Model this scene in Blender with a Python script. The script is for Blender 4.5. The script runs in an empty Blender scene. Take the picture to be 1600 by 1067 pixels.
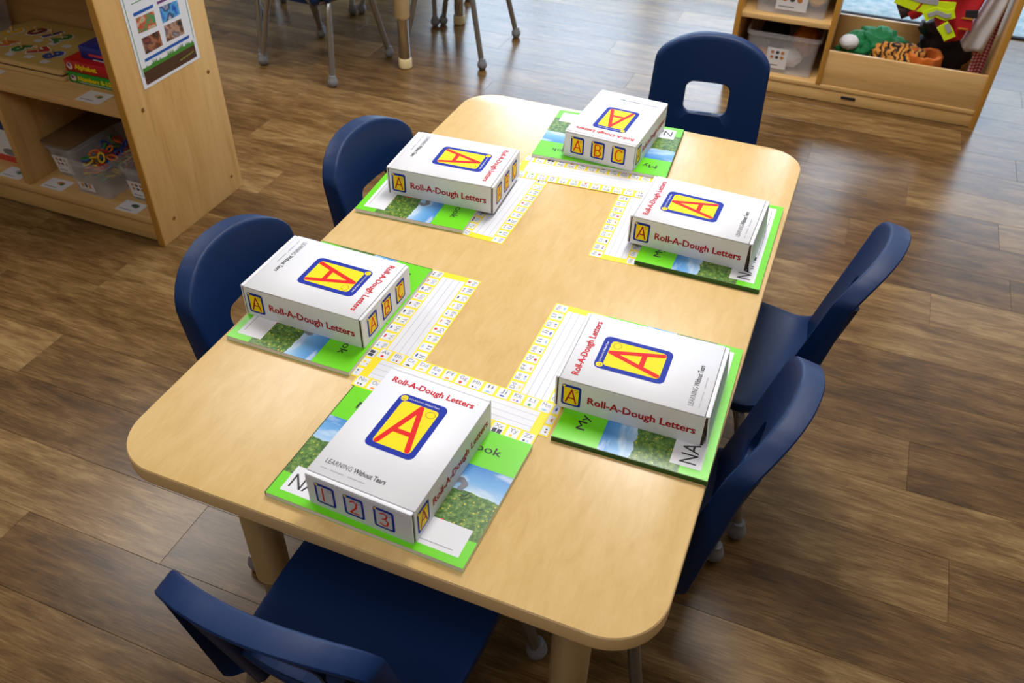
import bpy, bmesh, math, random
from mathutils import Vector, Matrix, noise
import numpy as np

# ------------------------------------------------------------------ camera, light, exposure
sc = bpy.context.scene
COL = sc.collection
H = 0.56                                     # table top height
CAM = np.array([0.7736, -0.5060, 1.4242])
RM = np.array([[0.9268, 0.3752, 0.0185], [0.2586, -0.6015, -0.7559], [-0.2724, 0.7053, -0.6544]])  # right, down, forward
FPX = 1340.84
cd = bpy.data.cameras.new('camera'); cam = bpy.data.objects.new('camera', cd); COL.objects.link(cam)
cd.sensor_width = 36; cd.lens = 36 * FPX / 1600; cd.clip_start = .02
_u, _s, _v = np.linalg.svd(RM); RM = _u @ _v
cam.matrix_world = Matrix([[RM[0][i], -RM[1][i], -RM[2][i], CAM[i]] for i in range(3)] + [[0, 0, 0, 1]])
cd.dof.use_dof = True; cd.dof.focus_distance = 1.35; cd.dof.aperture_fstop = 8
sc.camera = cam

def P(px, py, **k):                          # photo pixel -> point on the plane x= / y= / z=
    d = RM.T @ np.array([px - 800, py - 533.5, FPX]); (a, v), = k.items(); i = 'xyz'.index(a)
    return Vector(CAM + (v - CAM[i]) / d[i] * d)

sc.view_settings.view_transform = 'Standard'; sc.view_settings.look = 'None'
sc.view_settings.gamma = 1; sc.view_settings.use_curve_mapping = False
sc.view_settings.exposure = -0.42
w = bpy.data.worlds.new('sky'); sc.world = w; w.use_nodes = True
w.node_tree.nodes['Background'].inputs[0].default_value = (.62, .78, 1, 1)
w.node_tree.nodes['Background'].inputs[1].default_value = 1.0
try:
    sc.cycles.use_denoising = True; sc.cycles.max_bounces = 6
except Exception: pass

def area(name, loc, rot, sx, sy, power, color):
    l = bpy.data.lights.new(name, 'AREA'); l.shape = 'RECTANGLE'; l.size = sx; l.size_y = sy
    l.energy = power; l.color = color
    o = bpy.data.objects.new(name, l); COL.objects.link(o); o.location = loc; o.rotation_euler = rot
    return o
RX0, RX1, RY0, RY1, RZ = -3.4, 3.4, -2.6, 6.2, 2.7
WIN = [(-2.6, -0.75), (-0.69, 1.15), (1.45, 3.1)]
for a, b in WIN:
    area('window_daylight', ((a+b)/2, RY1+.16, 1.6), (math.radians(-90), 0, 0), b-a, 1.5, (62 if a < 1 else 38)*(b-a), (.64, .81, 1))
TROFF = [(.45, 1.75, 66), (-2.0, 1.75, 50), (2.7, 1.75, 16), (.45, -.9, 24), (-2.0, -.9, 6), (.45, 4.3, 8)]
for x, y, pw in TROFF:
    area('ceiling_lamp_light', (x, y, RZ-.075), (0, 0, 0), .55, 1.15, pw, (1, .975, .945))

# ------------------------------------------------------------------ materials
def lin(r, g, b):
    f = lambda c: (c/255/12.92 if c <= 10.3 else ((c/255+.055)/1.055)**2.4)
    return (f(r), f(g), f(b), 1)
MATS = {}
def mat(name, c, rough=.5, metal=0, spec=.5, alpha=None, trans=0, coat=0, bump=None):
    if name in MATS: return MATS[name]
    m = bpy.data.materials.new(name); m.use_nodes = True; b = m.node_tree.nodes['Principled BSDF']
    b.inputs['Base Color'].default_value = lin(*c); b.inputs['Roughness'].default_value = rough
    b.inputs['Metallic'].default_value = metal; b.inputs['Specular IOR Level'].default_value = spec
    if trans: b.inputs['Transmission Weight'].default_value = trans
    if alpha is not None: b.inputs['Alpha'].default_value = alpha
    if coat: b.inputs['Coat Weight'].default_value = coat
    if bump:
        nt = m.node_tree; n = nt.nodes.new('ShaderNodeTexNoise'); n.inputs['Scale'].default_value = bump[0]
        tc = nt.nodes.new('ShaderNodeTexCoord'); nt.links.new(tc.outputs['Object'], n.inputs['Vector'])
        bp = nt.nodes.new('ShaderNodeBump'); bp.inputs['Strength'].default_value = bump[1]; bp.inputs['Distance'].default_value = .002
        nt.links.new(n.outputs['Fac'], bp.inputs['Height']); nt.links.new(bp.outputs[0], b.inputs['Normal'])
    MATS[name] = m; return m
class NT:
    def __init__(s, name):
        s.m = bpy.data.materials.new(name); s.m.use_nodes = True; s.t = s.m.node_tree; s.b = s.t.nodes['Principled BSDF']; MATS[name] = s.m
    def n(s, typ, ins=None, **props):
        nd = s.t.nodes.new('ShaderNode' + typ)
        for k, v in props.items(): setattr(nd, k, v)
        for k, v in (ins or {}).items():
            if hasattr(v, 'is_output') or isinstance(v, bpy.types.NodeSocket): s.t.links.new(v, nd.inputs[k])
            else: nd.inputs[k].default_value = v
        return nd
    def math(s, op, a, b=0.0, c=0.0):
        return s.n('Math', {0: a, 1: b, 2: c}, operation=op).outputs[0]
    def mix(s, f, a, b):
        nd = s.t.nodes.new('ShaderNodeMix'); nd.data_type = 'RGBA'
        for i, v in ((0, f), (6, a), (7, b)):
            if isinstance(v, bpy.types.NodeSocket): s.t.links.new(v, nd.inputs[i])
            else: nd.inputs[i].default_value = v
        return nd.outputs[2]
    def ramp(s, f, stops):
        nd = s.t.nodes.new('ShaderNodeValToRGB'); e = nd.color_ramp.elements
        while len(e) < len(stops): e.new(.5)
        for el, (p, c) in zip(e, stops): el.position = p; el.color = c
        s.t.links.new(f, nd.inputs[0]); return nd.outputs[0]
    def step(s, x, e0, e1):
        return s.n('MapRange', {0: x, 1: e0, 2: e1, 3: 0.0, 4: 1.0}).outputs[0]
    def out(s, color=None, rough=None, normal=None, **kw):
        for k, v in ((0, color), ('Roughness', rough), ('Normal', normal)):
            k = 'Base Color' if k == 0 else k
            if v is None: continue
            if isinstance(v, bpy.types.NodeSocket): s.t.links.new(v, s.b.inputs[k])
            else: s.b.inputs[k].default_value = v
        for k, v in kw.items(): s.b.inputs[k.replace('_', ' ')].default_value = v
        return s.m

def wood(name, stops, scale, stretch, rough=.4, coat=0, rnd=False, bump=.1, cath=0.0, fine=1.0, spec=.5):
    m = NT(name)
    tc = m.n('TexCoord').outputs['Object']
    if rnd:
        oi = m.n('ObjectInfo').outputs['Random']
        off = m.n('CombineXYZ', {0: m.math('MULTIPLY', oi, 37.0), 1: m.math('MULTIPLY', oi, 91.0), 2: m.math('MULTIPLY', oi, 13.0)}).outputs[0]
        tc = m.n('VectorMath', {0: tc, 1: off}, operation='ADD').outputs[0]
    mp = m.n('Mapping', {'Vector': tc, 'Scale': stretch}).outputs[0]
    a = m.n('TexNoise', {'Vector': mp, 'Scale': scale, 'Detail': 6.0, 'Roughness': .62, 'Distortion': .6}).outputs[0]
    b = m.n('TexNoise', {'Vector': m.n('Mapping', {'Vector': tc, 'Scale': tuple(v*(.5 if v == min(stretch) else 1.8) for v in stretch)}).outputs[0], 'Scale': scale*6, 'Detail': 4.0, 'Roughness': .7}).outputs[0]
    wa, wb = (.72, .28) if fine == 1 else (.62, .28*fine)
    f = m.math('ADD', m.math('ADD', m.math('MULTIPLY', a, wa), m.math('MULTIPLY', b, wb)), .5*(1-wa-wb))
    if cath:
        c = m.n('TexNoise', {'Vector': m.n('Mapping', {'Vector': tc, 'Scale': tuple(v*.35 for v in stretch)}).outputs[0], 'Scale': scale*.7, 'Detail': 1.5}).outputs[0]
        wv = m.math('FRACT', m.math('MULTIPLY', c, 16.0))
        wv = m.math('ABSOLUTE', m.math('SUBTRACT', wv, .5))
        f = m.math('ADD', f, m.math('MULTIPLY', m.math('SUBTRACT', wv, .25), cath))
    if rnd: f = m.math('ADD', f, m.math('MULTIPLY', m.math('SUBTRACT', oi, .5), .19))
    col = m.ramp(f, stops)
    bp = m.n('Bump', {'Height': b, 'Strength': bump, 'Distance': .0015}).outputs[0]
    return m.out(col, rough, bp, Coat_Weight=coat, Coat_Roughness=.2, Specular_IOR_Level=spec)

M_plank = wood('floor vinyl oak', [(.28, lin(68, 47, 25)), (.44, lin(100, 73, 41)), (.54, lin(121, 92, 55)), (.70, lin(154, 125, 82))], 4.0, (1.3, 6, 6), rough=.27, rnd=True, bump=.05, cath=.06, spec=.30, fine=1.8)
M_table = wood('maple laminate', [(.25, lin(208, 170, 106)), (.5, lin(220, 185, 122)), (.7, lin(227, 194, 136))], 11.0, (5, 1.5, 5), rough=.3, bump=.04)
M_tedge = mat('beige edge band', (205, 172, 122), .45)
M_maple = wood('maple furniture', [(.28, lin(182, 136, 78)), (.5, lin(208, 166, 104)), (.72, lin(220, 182, 124))], 3.5, (7, 7, .7), rough=.38, bump=.05, cath=.05)
M_maplex = wood('maple shelf', [(.28, lin(186, 142, 84)), (.5, lin(210, 170, 110)), (.72, lin(220, 184, 128))], 3.5, (.7, 7, 7), rough=.4, bump=.05)
M_medge = mat('maple edge', (196, 144, 62), .42)
M_navy = mat('navy plastic', (1, 37, 84), .47, spec=.28, bump=(900, .12))
M_steel = mat('grey painted tube', (150, 148, 146), .3, metal=.75)
M_glide = mat('grey nylon glide', (128, 130, 136), .38)
M_chrome = mat('chrome insert', (190, 188, 186), .14, metal=1)
M_leg = mat('beige leg paint', (204, 180, 134), .38)
M_cap = mat('beige leg cap', (220, 200, 150), .45)
M_white = mat('white card', (230, 231, 238), .45)
M_core = mat('brown cardboard', (70, 48, 38), .8)
M_red = mat('red print', (200, 22, 40), .6, spec=.25)
M_red2 = mat('bright red print', (224, 20, 18), .6, spec=.25)
M_dred = mat('dark red print', (176, 24, 38), .6, spec=.25)
M_blue = mat('blue print', (4, 40, 160), .6, spec=.25)
M_yel = mat('yellow print', (252, 220, 6), .6, spec=.25)
M_black = mat('black print', (26, 26, 34), .5)
M_grey = mat('grey print', (120, 122, 132), .5)
M_lgrey = mat('light grey print', (205, 208, 218), .5)
M_paper = mat('page paper', (232, 230, 228), .6)
M_green = mat('lime print', (108, 214, 12), .38)
M_dgreen = mat('green spine', (34, 84, 18), .5)
M_syel = mat('strip yellow', (248, 224, 20), .5)
M_swhite = mat('strip white', (226, 227, 234), .5)
M_screw = mat('brass screw', (196, 160, 110), .25, metal=1)
M_wall = mat('painted wall', (150, 138, 122), .7)
M_ceil = mat('ceiling tile', (236, 234, 228), .8)
M_plast = mat('clear bin plastic', (232, 232, 238), .2, alpha=.18)
M_dark = mat('black fabric', (18, 18, 22), .8)

def cover_mat():
    m = NT('workbook cover')
    xyz = m.n('SeparateXYZ', {0: m.n('TexCoord').outputs['Object']})
    x, y = xyz.outputs[0], xyz.outputs[1]
    v = m.math('ADD', y, .106)
    n1 = m.n('TexNoise', {'Vector': m.n('TexCoord').outputs['Object'], 'Scale': 34.0, 'Detail': 5.0}).outputs[0]
    n2 = m.n('TexNoise', {'Vector': m.n('TexCoord').outputs['Object'], 'Scale': 160.0, 'Detail': 3.0, 'Roughness': .8}).outputs[0]
    cl = m.n('TexNoise', {'Vector': m.n('Mapping', {'Vector': m.n('TexCoord').outputs['Object'], 'Scale': (9., 26., 1.)}).outputs[0], 'Scale': 1.6, 'Detail': 4.0}).outputs[0]
    sky = m.ramp(m.step(v, .096, .150), [(0, lin(190, 216, 240)), (.5, lin(110, 172, 226)), (1, lin(52, 128, 204))])
    sky = m.mix(m.step(cl, .52, .72), sky, lin(226, 236, 246))
    grass = m.ramp(n2, [(.3, lin(34, 70, 26)), (.5, lin(78, 122, 46)), (.7, lin(150, 172, 78))])
    vo = m.n('TexVoronoi', {'Vector': m.n('TexCoord').outputs['Object'], 'Scale': 190.0})
    dot = m.math('LESS_THAN', vo.outputs['Distance'], .22)
    pick = m.n('SeparateColor', {0: vo.outputs['Color']})
    grass = m.mix(m.math('MULTIPLY', dot, m.math('GREATER_THAN', pick.outputs[0], .55)), grass, lin(226, 205, 40))
    vr = m.n('TexVoronoi', {'Vector': m.n('TexCoord').outputs['Object'], 'Scale': 42.0})
    pr = m.n('SeparateColor', {0: vr.outputs['Color']})
    grass = m.mix(m.math('MULTIPLY', m.math('LESS_THAN', vr.outputs['Distance'], .15), m.math('GREATER_THAN', pr.outputs[1], .66)), grass, lin(214, 44, 34))
    hor = m.math('ADD', .094, m.math('MULTIPLY', n1, .020))
    pic = m.mix(m.math('GREATER_THAN', v, hor), grass, sky)
    g = lin(108, 214, 12)
    c = m.mix(m.math('GREATER_THAN', v, .1487), pic, g)
    c = m.mix(m.math('LESS_THAN', v, .0385), c, g)
    return m.out(c, .33)
M_cover = cover_mat()

# ------------------------------------------------------------------ helpers
def link(name, me, mats, parent=None, loc=(0, 0, 0), rot=(0, 0, 0)):
    o = bpy.data.objects.new(name, me); COL.objects.link(o)
    if mats is not None and len(me.materials) == 0:
        for m in (mats if isinstance(mats, (list, tuple)) else [mats]): me.materials.append(m)
    if parent is not None: o.parent = parent
    o.location = loc; o.rotation_euler = rot
    return o
def tag(o, label, cat, group=None):
    o['label'] = label; o['category'] = cat
    if group: o['group'] = group
    return o
def thing(name, label, cat, loc=(0, 0, 0), rz=0, group=None):
    o = bpy.data.objects.new(name, None); COL.objects.link(o); o.location = loc; o.rotation_euler = (0, 0, rz); o.empty_display_size = .05
    return tag(o, label, cat, group)
def struct(o): o['kind'] = 'structure'; return o
def mesh(vs, fs, smooth=False, name='m', mi=None):
    me = bpy.data.meshes.new(name); me.from_pydata([tuple(v) for v in vs], [], fs); me.update()
    bm = bmesh.new(); bm.from_mesh(me); bmesh.ops.recalc_face_normals(bm, faces=bm.faces); bm.to_mesh(me); bm.free()
    if smooth: me.polygons.foreach_set('use_smooth', [True]*len(me.polygons))
    if mi: me.polygons.foreach_set('material_index', mi)
    return me
def shade_auto(me, ang=40):
    me.polygons.foreach_set('use_smooth', [True]*len(me.polygons))
    bm = bmesh.new(); bm.from_mesh(me)
    for e in bm.edges:
        e.smooth = not (len(e.link_faces) == 2 and e.calc_face_angle(0) > math.radians(ang))
    bm.to_mesh(me); bm.free(); return me
def box(x0, x1, y0, y1, z0, z1, bev=.0, seg=2):
    bm = bmesh.new(); bmesh.ops.create_cube(bm, size=1)
    for v in bm.verts:
        v.co = Vector(((x0+x1)/2 + v.co.x*(x1-x0), (y0+y1)/2 + v.co.y*(y1-y0), (z0+z1)/2 + v.co.z*(z1-z0)))
    if bev: bmesh.ops.bevel(bm, geom=bm.edges[:], offset=bev, segments=seg, affect='EDGES', profile=.5)
    me = bpy.data.meshes.new('box'); bm.to_mesh(me); bm.free()
    return shade_auto(me, 50) if bev else me
def rrect(w, h, r, n=5, cx=0, cy=0):
    pts = []
    for qx, qy, a0 in ((1, 1, 0), (-1, 1, 90), (-1, -1, 180), (1, -1, 270)):
        for i in range(n+1):
            a = math.radians(a0 + 90*i/n)
            pts.append((cx + qx*(w/2-r) + r*math.cos(a), cy + qy*(h/2-r) + r*math.sin(a)))
    return pts
def slab(pts, z0, z1, bev=0.0):
    n = len(pts); vs = []; fs = []
    cx = sum(p[0] for p in pts)/n; cy = sum(p[1] for p in pts)/n
    def ring(z, ins):
        b = len(vs)
        for i, (x, y) in enumerate(pts):
            p0 = Vector(pts[i-1]); p1 = Vector(pts[(i+1) % n]); t = (p1-p0); t.normalize()
            vs.append((x - t.y*ins, y + t.x*ins, z))
        return b
    rs = [ring(z0, bev), ring(z0+bev, 0), ring(z1-bev, 0), ring(z1-bev*.3, bev*.3), ring(z1, bev)] if bev else [ring(z0, 0), ring(z1, 0)]
    for a, b in zip(rs, rs[1:]):
        for i in range(n): fs.append((a+i, a+(i+1) % n, b+(i+1) % n, b+i))
    fs.append(tuple(range(rs[0], rs[0]+n))[::-1]); fs.append(tuple(range(rs[-1], rs[-1]+n)))
    return shade_auto(mesh(vs, fs), 35)
def tube(pts, r, seg=10, smooth=4, caps=True):
    pts = [Vector(p) for p in pts]
    if smooth and len(pts) > 2:          # Catmull-Rom
        q = []; e = [pts[0]*2-pts[1]] + pts + [pts[-1]*2-pts[-2]]
        for i in range(1, len(e)-2):
            p0, p1, p2, p3 = e[i-1:i+3]
            for k in range(smooth):
                t = k/smooth
                q.append(.5*((2*p1) + (p2-p0)*t + (2*p0-5*p1+4*p2-p3)*t*t + (3*p1-p0-3*p2+p3)*t**3))
        q.append(pts[-1]); pts = q
    vs = []; fs = []; up = Vector((.31, .2, .93))
    rr = r if isinstance(r, (list, tuple)) else None
    for i, p in enumerate(pts):
        t = (pts[min(i+1, len(pts)-1)] - pts[max(i-1, 0)]).normalized()
        a = (up - t*up.dot(t)).normalized(); b = t.cross(a).normalized(); up = a
        ri = (rr[0] + (rr[1]-rr[0])*i/(len(pts)-1)) if rr else r
        for k in range(seg):
            g = 2*math.pi*k/seg; vs.append(p + a*math.cos(g)*ri + b*math.sin(g)*ri)
    for i in range(len(pts)-1):
        for k in range(seg): fs.append((i*seg+k, i*seg+(k+1) % seg, (i+1)*seg+(k+1) % seg, (i+1)*seg+k))
    if caps: fs.append(tuple(range(seg))[::-1]); fs.append(tuple(range(len(vs)-seg, len(vs))))
    return shade_auto(mesh(vs, fs), 60)
def lathe(prof, seg=20, loc=(0, 0, 0)):
    vs = []; fs = []
    for r, z in prof:
        for k in range(seg):
            a = 2*math.pi*k/seg; vs.append((loc[0]+r*math.cos(a), loc[1]+r*math.sin(a), loc[2]+z))
    for i in range(len(prof)-1):
        for k in range(seg): fs.append((i*seg+k, i*seg+(k+1) % seg, (i+1)*seg+(k+1) % seg, (i+1)*seg+k))
    fs.append(tuple(range(seg))[::-1]); fs.append(tuple(range(len(vs)-seg, len(vs))))
    return shade_auto(mesh(vs, fs), 45)
def blob(c, rad, amp=.15, freq=3, seed=0, sub=3, flat=None):
    bm = bmesh.new(); bmesh.ops.create_icosphere(bm, subdivisions=sub+1, radius=1)
    for v in bm.verts:
        n = noise.noise(v.co*freq + Vector((seed*7.1, seed*3.3, seed))) + .6*abs(noise.noise(v.co*freq*2.0 + Vector((seed, 5, 9)))) + .25*noise.noise(v.co*freq*5 + Vector((2, seed, 9)))
        q = v.co*(1 + amp*n)
        v.co = Vector((c[0]+q.x*rad[0], c[1]+q.y*rad[1], c[2]+q.z*rad[2]))
        if flat is not None: v.co.z = max(v.co.z, flat)
    me = bpy.data.meshes.new('blob'); bm.to_mesh(me); bm.free()
    me.polygons.foreach_set('use_smooth', [True]*len(me.polygons)); return me

_txt = {}
def text_geo(body, bold=0.0):
    """flat glyph geometry of one line, normalised so capital height = 1, origin at the left baseline"""
    k = (body, bold)
    if k in _txt: return _txt[k]
    cu = bpy.data.curves.new('t', 'FONT'); cu.body = body; cu.size = 1; cu.offset = bold; cu.resolution_u = 2; cu.fill_mode = 'FRONT'
    o = bpy.data.objects.new('t', cu); COL.objects.link(o); dg = bpy.context.evaluated_depsgraph_get(); dg.update()
    me = bpy.data.meshes.new_from_object(o.evaluated_get(dg))
    vs = np.array([v.co[:] for v in me.vertices]).reshape(-1, 3); fs = [tuple(p.vertices) for p in me.polygons]
    bpy.data.objects.remove(o); bpy.data.curves.remove(cu); bpy.data.meshes.remove(me)
    vs = vs / .70; vs[:, 0] -= vs[:, 0].min()
    _txt[k] = (vs[:, :2], fs); return _txt[k]

class Flat:
    """print: thin flat shapes on the local XY plane, layered a fraction of a millimetre apart"""
    def __init__(s): s.v = []; s.f = []; s.m = []; s.mats = []
    def mi(s, m):
        if m not in s.mats: s.mats.append(m)
        return s.mats.index(m)
    def poly(s, pts, m, z=0.0):
        b = len(s.v); s.v += [(x, y, z) for x, y in pts]; s.f.append(tuple(range(b, b+len(pts)))); s.m.append(s.mi(m)); return s
    def rr(s, x0, x1, y0, y1, r, m, z=0.0, n=4): return s.poly(rrect(x1-x0, y1-y0, r, n, (x0+x1)/2, (y0+y1)/2), m, z)
    def rect(s, x0, x1, y0, y1, m, z=0.0): return s.poly([(x0, y0), (x1, y0), (x1, y1), (x0, y1)], m, z)
    def disc(s, x, y, rx, m, z=0.0, ry=None, n=14): return s.poly([(x+rx*math.cos(6.2832*i/n), y+(ry or rx)*math.sin(6.2832*i/n)) for i in range(n)], m, z)
    def stroke(s, pts, wd, m, z=0.0):
        for i, (a, b) in enumerate(zip(pts, pts[1:])):
            a = Vector(a); b = Vector(b); t = (b-a).normalized(); n = Vector((-t.y, t.x))*wd/2; g = math.atan2(t.y, t.x)
            q = [a + Vector((math.cos(g+math.pi/2+math.pi*k/5), math.sin(g+math.pi/2+math.pi*k/5)))*wd/2 for k in range(6)]
            q += [b + Vector((math.cos(g-math.pi/2+math.pi*k/5), math.sin(g-math.pi/2+math.pi*k/5)))*wd/2 for k in range(6)]
            s.poly([tuple(p) for p in q], m, z + i*1e-6)
        return s
    def text(s, body, x, y, m, cap=None, width=None, bold=0.0, z=0.0, rot=0.0, center=False, squash=1.0):
        vs, fs = text_geo(body, bold); wdt = vs[:, 0].max()
        k = cap if cap else width/wdt
        kx = width/wdt if width else k*squash
        X = vs[:, 0]*kx - (wdt*kx/2 if center else 0); Y = vs[:, 1]*k; c, sn = math.cos(rot), math.sin(rot)
        b = len(s.v); s.v += [(x + a*c - d*sn, y + a*sn + d*c, z) for a, d in zip(X, Y)]
        s.f += [tuple(i+b for i in f) for f in fs]; s.m += [s.mi(m)]*len(fs); return s
    def mesh(s, name='print'):
        me = bpy.data.meshes.new(name); me.from_pydata(s.v, [], s.f)
        for m in s.mats: me.materials.append(m)
        me.polygons.foreach_set('material_index', s.m); me.update(); return me
def fix_up(me):                                  # make flat print faces point +Z
    bm = bmesh.new(); bm.from_mesh(me)
    for f in bm.faces:
        f.normal_update()
        if f.normal.z < 0: f.normal_flip()
    bm.to_mesh(me); bm.free(); return me
def copy_tree(o, parent=None):
    c = o.copy(); COL.objects.link(c)
    if parent is not None: c.parent = parent
    for ch in list(o.children): copy_tree(ch, c)
    return c
R = math.radians

# ------------------------------------------------------------------ the room
fl = struct(link('floor', box(RX0, RX1, RY0, RY1, -.05, -.0025), M_plank))
PW, PL = .1524, 1.2192
known = {-2: -.525, 3: -.93, 2: 1.225, 4: 1.137, 8: 1.165, 10: .92, 11: 1.346, 12: 1.076, 17: -.143, 1: .35, 0: .1, -1: -.2, 5: .62, 6: 1.5, 7: .4, 9: .15}
random.seed(11); _pc = {}
def plank_mesh(L):
    k = round(L, 3)
    if k not in _pc:
        g = .0002; c = .00045; x0, x1, y0, y1 = -L/2+g, L/2-g, -PW/2+g, PW/2-g
        vs = [(x0, y0, -.003), (x1, y0, -.003), (x1, y1, -.003), (x0, y1, -.003), (x0, y0, -c), (x1, y0, -c), (x1, y1, -c), (x0, y1, -c),
              (x0+c, y0+c, 0), (x1-c, y0+c, 0), (x1-c, y1-c, 0), (x0+c, y1-c, 0)]
        fs = [(8, 9, 10, 11)] + [(a+i, a+(i+1) % 4, a+4+(i+1) % 4, a+4+i) for a in (0, 4) for i in range(4)]
        me = mesh(vs, fs); me.materials.append(M_plank); _pc[k] = me
    return _pc[k]
for k in range(-6, 32):
    yc = .3025 + PW*(k+.5)
    j = known.get(k, random.uniform(0, PL)); j -= math.ceil((j-RX0)/PL)*PL
    x = j
    while x < RX1:
        a, b = max(x, RX0), min(x+PL, RX1)
        if b-a > .02: link('plank', plank_mesh(b-a), None, fl, ((a+b)/2, yc, 0))
        x += PL
struct(link('ceiling', box(RX0, RX1, RY0, RY1, RZ, RZ+.05), M_ceil))
struct(link('wall_left', box(RX0-.1, RX0, RY0-.1, RY1+.1, -.05, RZ+.05), M_wall))
struct(link('wall_right', box(RX1, RX1+.1, RY0-.1, RY1+.1, -.05, RZ+.05), M_wall))
struct(link('wall_near', box(RX0, RX1, RY0-.1, RY0, -.05, RZ+.05), M_wall))
def far_wall():
    bm = bmesh.new(); Z0, Z1 = .85, 2.35
    xs = [RX0] + [v for ab in WIN for v in ab] + [RX1]
    cells = [(RX0, RX1, -.05, Z0), (RX0, RX1, Z1, RZ+.05)] + [(xs[i], xs[i+1], Z0, Z1) for i in range(0, len(xs), 2)]
    for a, b, c, d in cells:
        r = bmesh.ops.create_cube(bm, size=1)
        for v in r['verts']: v.co = Vector(((a+b)/2+v.co.x*(b-a), RY1+.05+v.co.y*.1, (c+d)/2+v.co.z*(d-c)))
    me = bpy.data.meshes.new('wall'); bm.to_mesh(me); bm.free(); return me
struct(link('wall_far', far_wall(), M_wall))
M_frame = mat('white window frame', (235, 235, 235), .4)
M_pane = mat('window glass', (235, 240, 245), .02, alpha=.06)
for i, (a, b) in enumerate(WIN):
    bm = bmesh.new()
    for x0, x1, z0, z1 in ((a, a+.05, .85, 2.35), (b-.05, b, .85, 2.35), (a+.05, b-.05, .85, .9), (a+.05, b-.05, 2.3, 2.35), ((a+b)/2-.02, (a+b)/2+.02, .9, 2.3)):
        r = bmesh.ops.create_cube(bm, size=1)
        for v in r['verts']: v.co = Vector(((x0+x1)/2+v.co.x*(x1-x0), RY1+.04+v.co.y*.05, (z0+z1)/2+v.co.z*(z1-z0)))
    me = bpy.data.meshes.new('frame'); bm.to_mesh(me); bm.free()
    wo = struct(link('window_%d' % (i+1), me, M_frame))
    m = (a+b)/2
    for x0, x1 in ((a+.05, m-.02), (m+.02, b-.05)): link('pane', box(x0, x1, RY1+.037, RY1+.043, .9, 2.3), M_pane, wo)
M_diff = mat('lamp diffuser', (245, 245, 240), .6)
for i, (x, y, pw) in enumerate(TROFF):
    side = ['above the table', 'above the toy shelf', 'right of the table', 'behind the camera', 'behind the camera on the left', 'by the windows'][i]
    t = thing('ceiling_light', 'white ceiling light panel %s' % side, 'ceiling light', (x, y, RZ), 0, 'ceiling light panels')
    bm = bmesh.new()
    for x0, x1, y0, y1 in ((-.3, -.28, -.6, .6), (.28, .3, -.6, .6), (-.28, .28, -.6, -.58), (-.28, .28, .58, .6)):
        r = bmesh.ops.create_cube(bm, size=1)
        for v in r['verts']: v.co = Vector(((x0+x1)/2+v.co.x*(x1-x0), (y0+y1)/2+v.co.y*(y1-y0), -.04+v.co.z*.08))
    me = bpy.data.meshes.new('f'); bm.to_mesh(me); bm.free(); link('frame', me, M_frame, t)
    link('diffuser', box(-.28, .28, -.58, .58, -.06, -.05), M_diff, t)

# ------------------------------------------------------------------ tables
TW, TL, TT = .7527, 1.2192, .026
def table(label, loc, rz=0, group='activity tables'):
    t = thing('activity_table', label, 'table', loc, rz, group)
    out = rrect(TW, TL, .075, 12)
    link('edge_band', slab(out, H-TT, H-.0012, .002), M_tedge, t)
    link('tabletop', slab(rrect(TW-.003, TL-.003, .0735, 12), H-.004, H, .0006), M_table, t)
    for sx in (-1, 1):
        for sy in (-1, 1):
            x, y = sx*(TW/2-.12), sy*(TL/2-.12)
            lg = link('leg', lathe([(.024, .196), (.0285, .204), (.0285, H-TT-.012), (.045, H-TT-.01), (.045, H-TT)], 24, (x, y, 0)), M_leg, t)
            link('leg_insert', lathe([(.022, .03), (.022, .25)], 20, (x, y, 0)), M_chrome, lg)
            link('foot_cap', lathe([(.022, 0), (.0265, .004), (.0265, .036), (.0225, .04)], 20, (x, y, 0)), M_cap, lg)
            link('adjusting_screw', lathe([(.006, 0), (.006, .012)], 8, (0, 0, 0)), M_chrome, lg, (x+sx*.034, y, .2), (0, R(-90*sx), 0))
    return t
table('maple activity table with rounded corners holding six white boxes', (TW/2, TL/2, 0))

# ------------------------------------------------------------------ chairs
def seat_mesh():
    N = 22; top = []; vs = []; fs = []
    W2, Y0, Y1 = .164, -.168, .153
    def f(u, v):                     # u,v in -1..1 -> rounded rectangle surface
        # squircle-ish rounding of corners
        k = .10
        x = u*math.sqrt(1-k*v*v*v*v)*W2*(1.0 - .04*(v < 0)*abs(v)); yy = v*math.sqrt(1-k*u*u*u*u)
        y = (Y0+Y1)/2 + yy*(Y1-Y0)/2
        z = .315 - .012*(1-u*u)*(1-.3*v) + .004*abs(u)**3
        z += .030*max(0, (-v-.62)/.38)**2 - .020*max(0, (v-.6)/.4)**2
        return Vector((x, y, z))
    for j in range(N+1):
        for i in range(N+1): vs.append(f(-1+2*i/N, -1+2*j/N))
    n1 = len(vs)
    for j in range(N+1):
        for i in range(N+1):
            p = vs[j*(N+1)+i]; e = i in (0, N) or j in (0, N)
            vs.append(p + Vector((0, 0, -.022 if e else -.010)))
    for j in range(N):
        for i in range(N):
            a = j*(N+1)+i; fs.append((a, a+1, a+N+2, a+N+1)); fs.append((n1+a, n1+a+N+1, n1+a+N+2, n1+a+1))
    per = [i for i in range(N+1)] + [(j)*(N+1)+N for j in range(1, N+1)] + [N*(N+1)+i for i in range(N-1, -1, -1)] + [j*(N+1) for j in range(N-1, 0, -1)]
    for a, b in zip(per, per[1:]+per[:1]): fs.append((a, b, n1+b, n1+a))
    bm_me = mesh(vs, fs)
    bm = bmesh.new(); bm.from_mesh(bm_me)
    es = [e for e in bm.edges if e.calc_face_angle(0) > R(50)]
    bmesh.ops.bevel(bm, geom=es, offset=.004, segments=2, affect='EDGES', profile=.5)
    bm.to_mesh(bm_me); bm.free(); return shade_auto(bm_me, 40)
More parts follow.
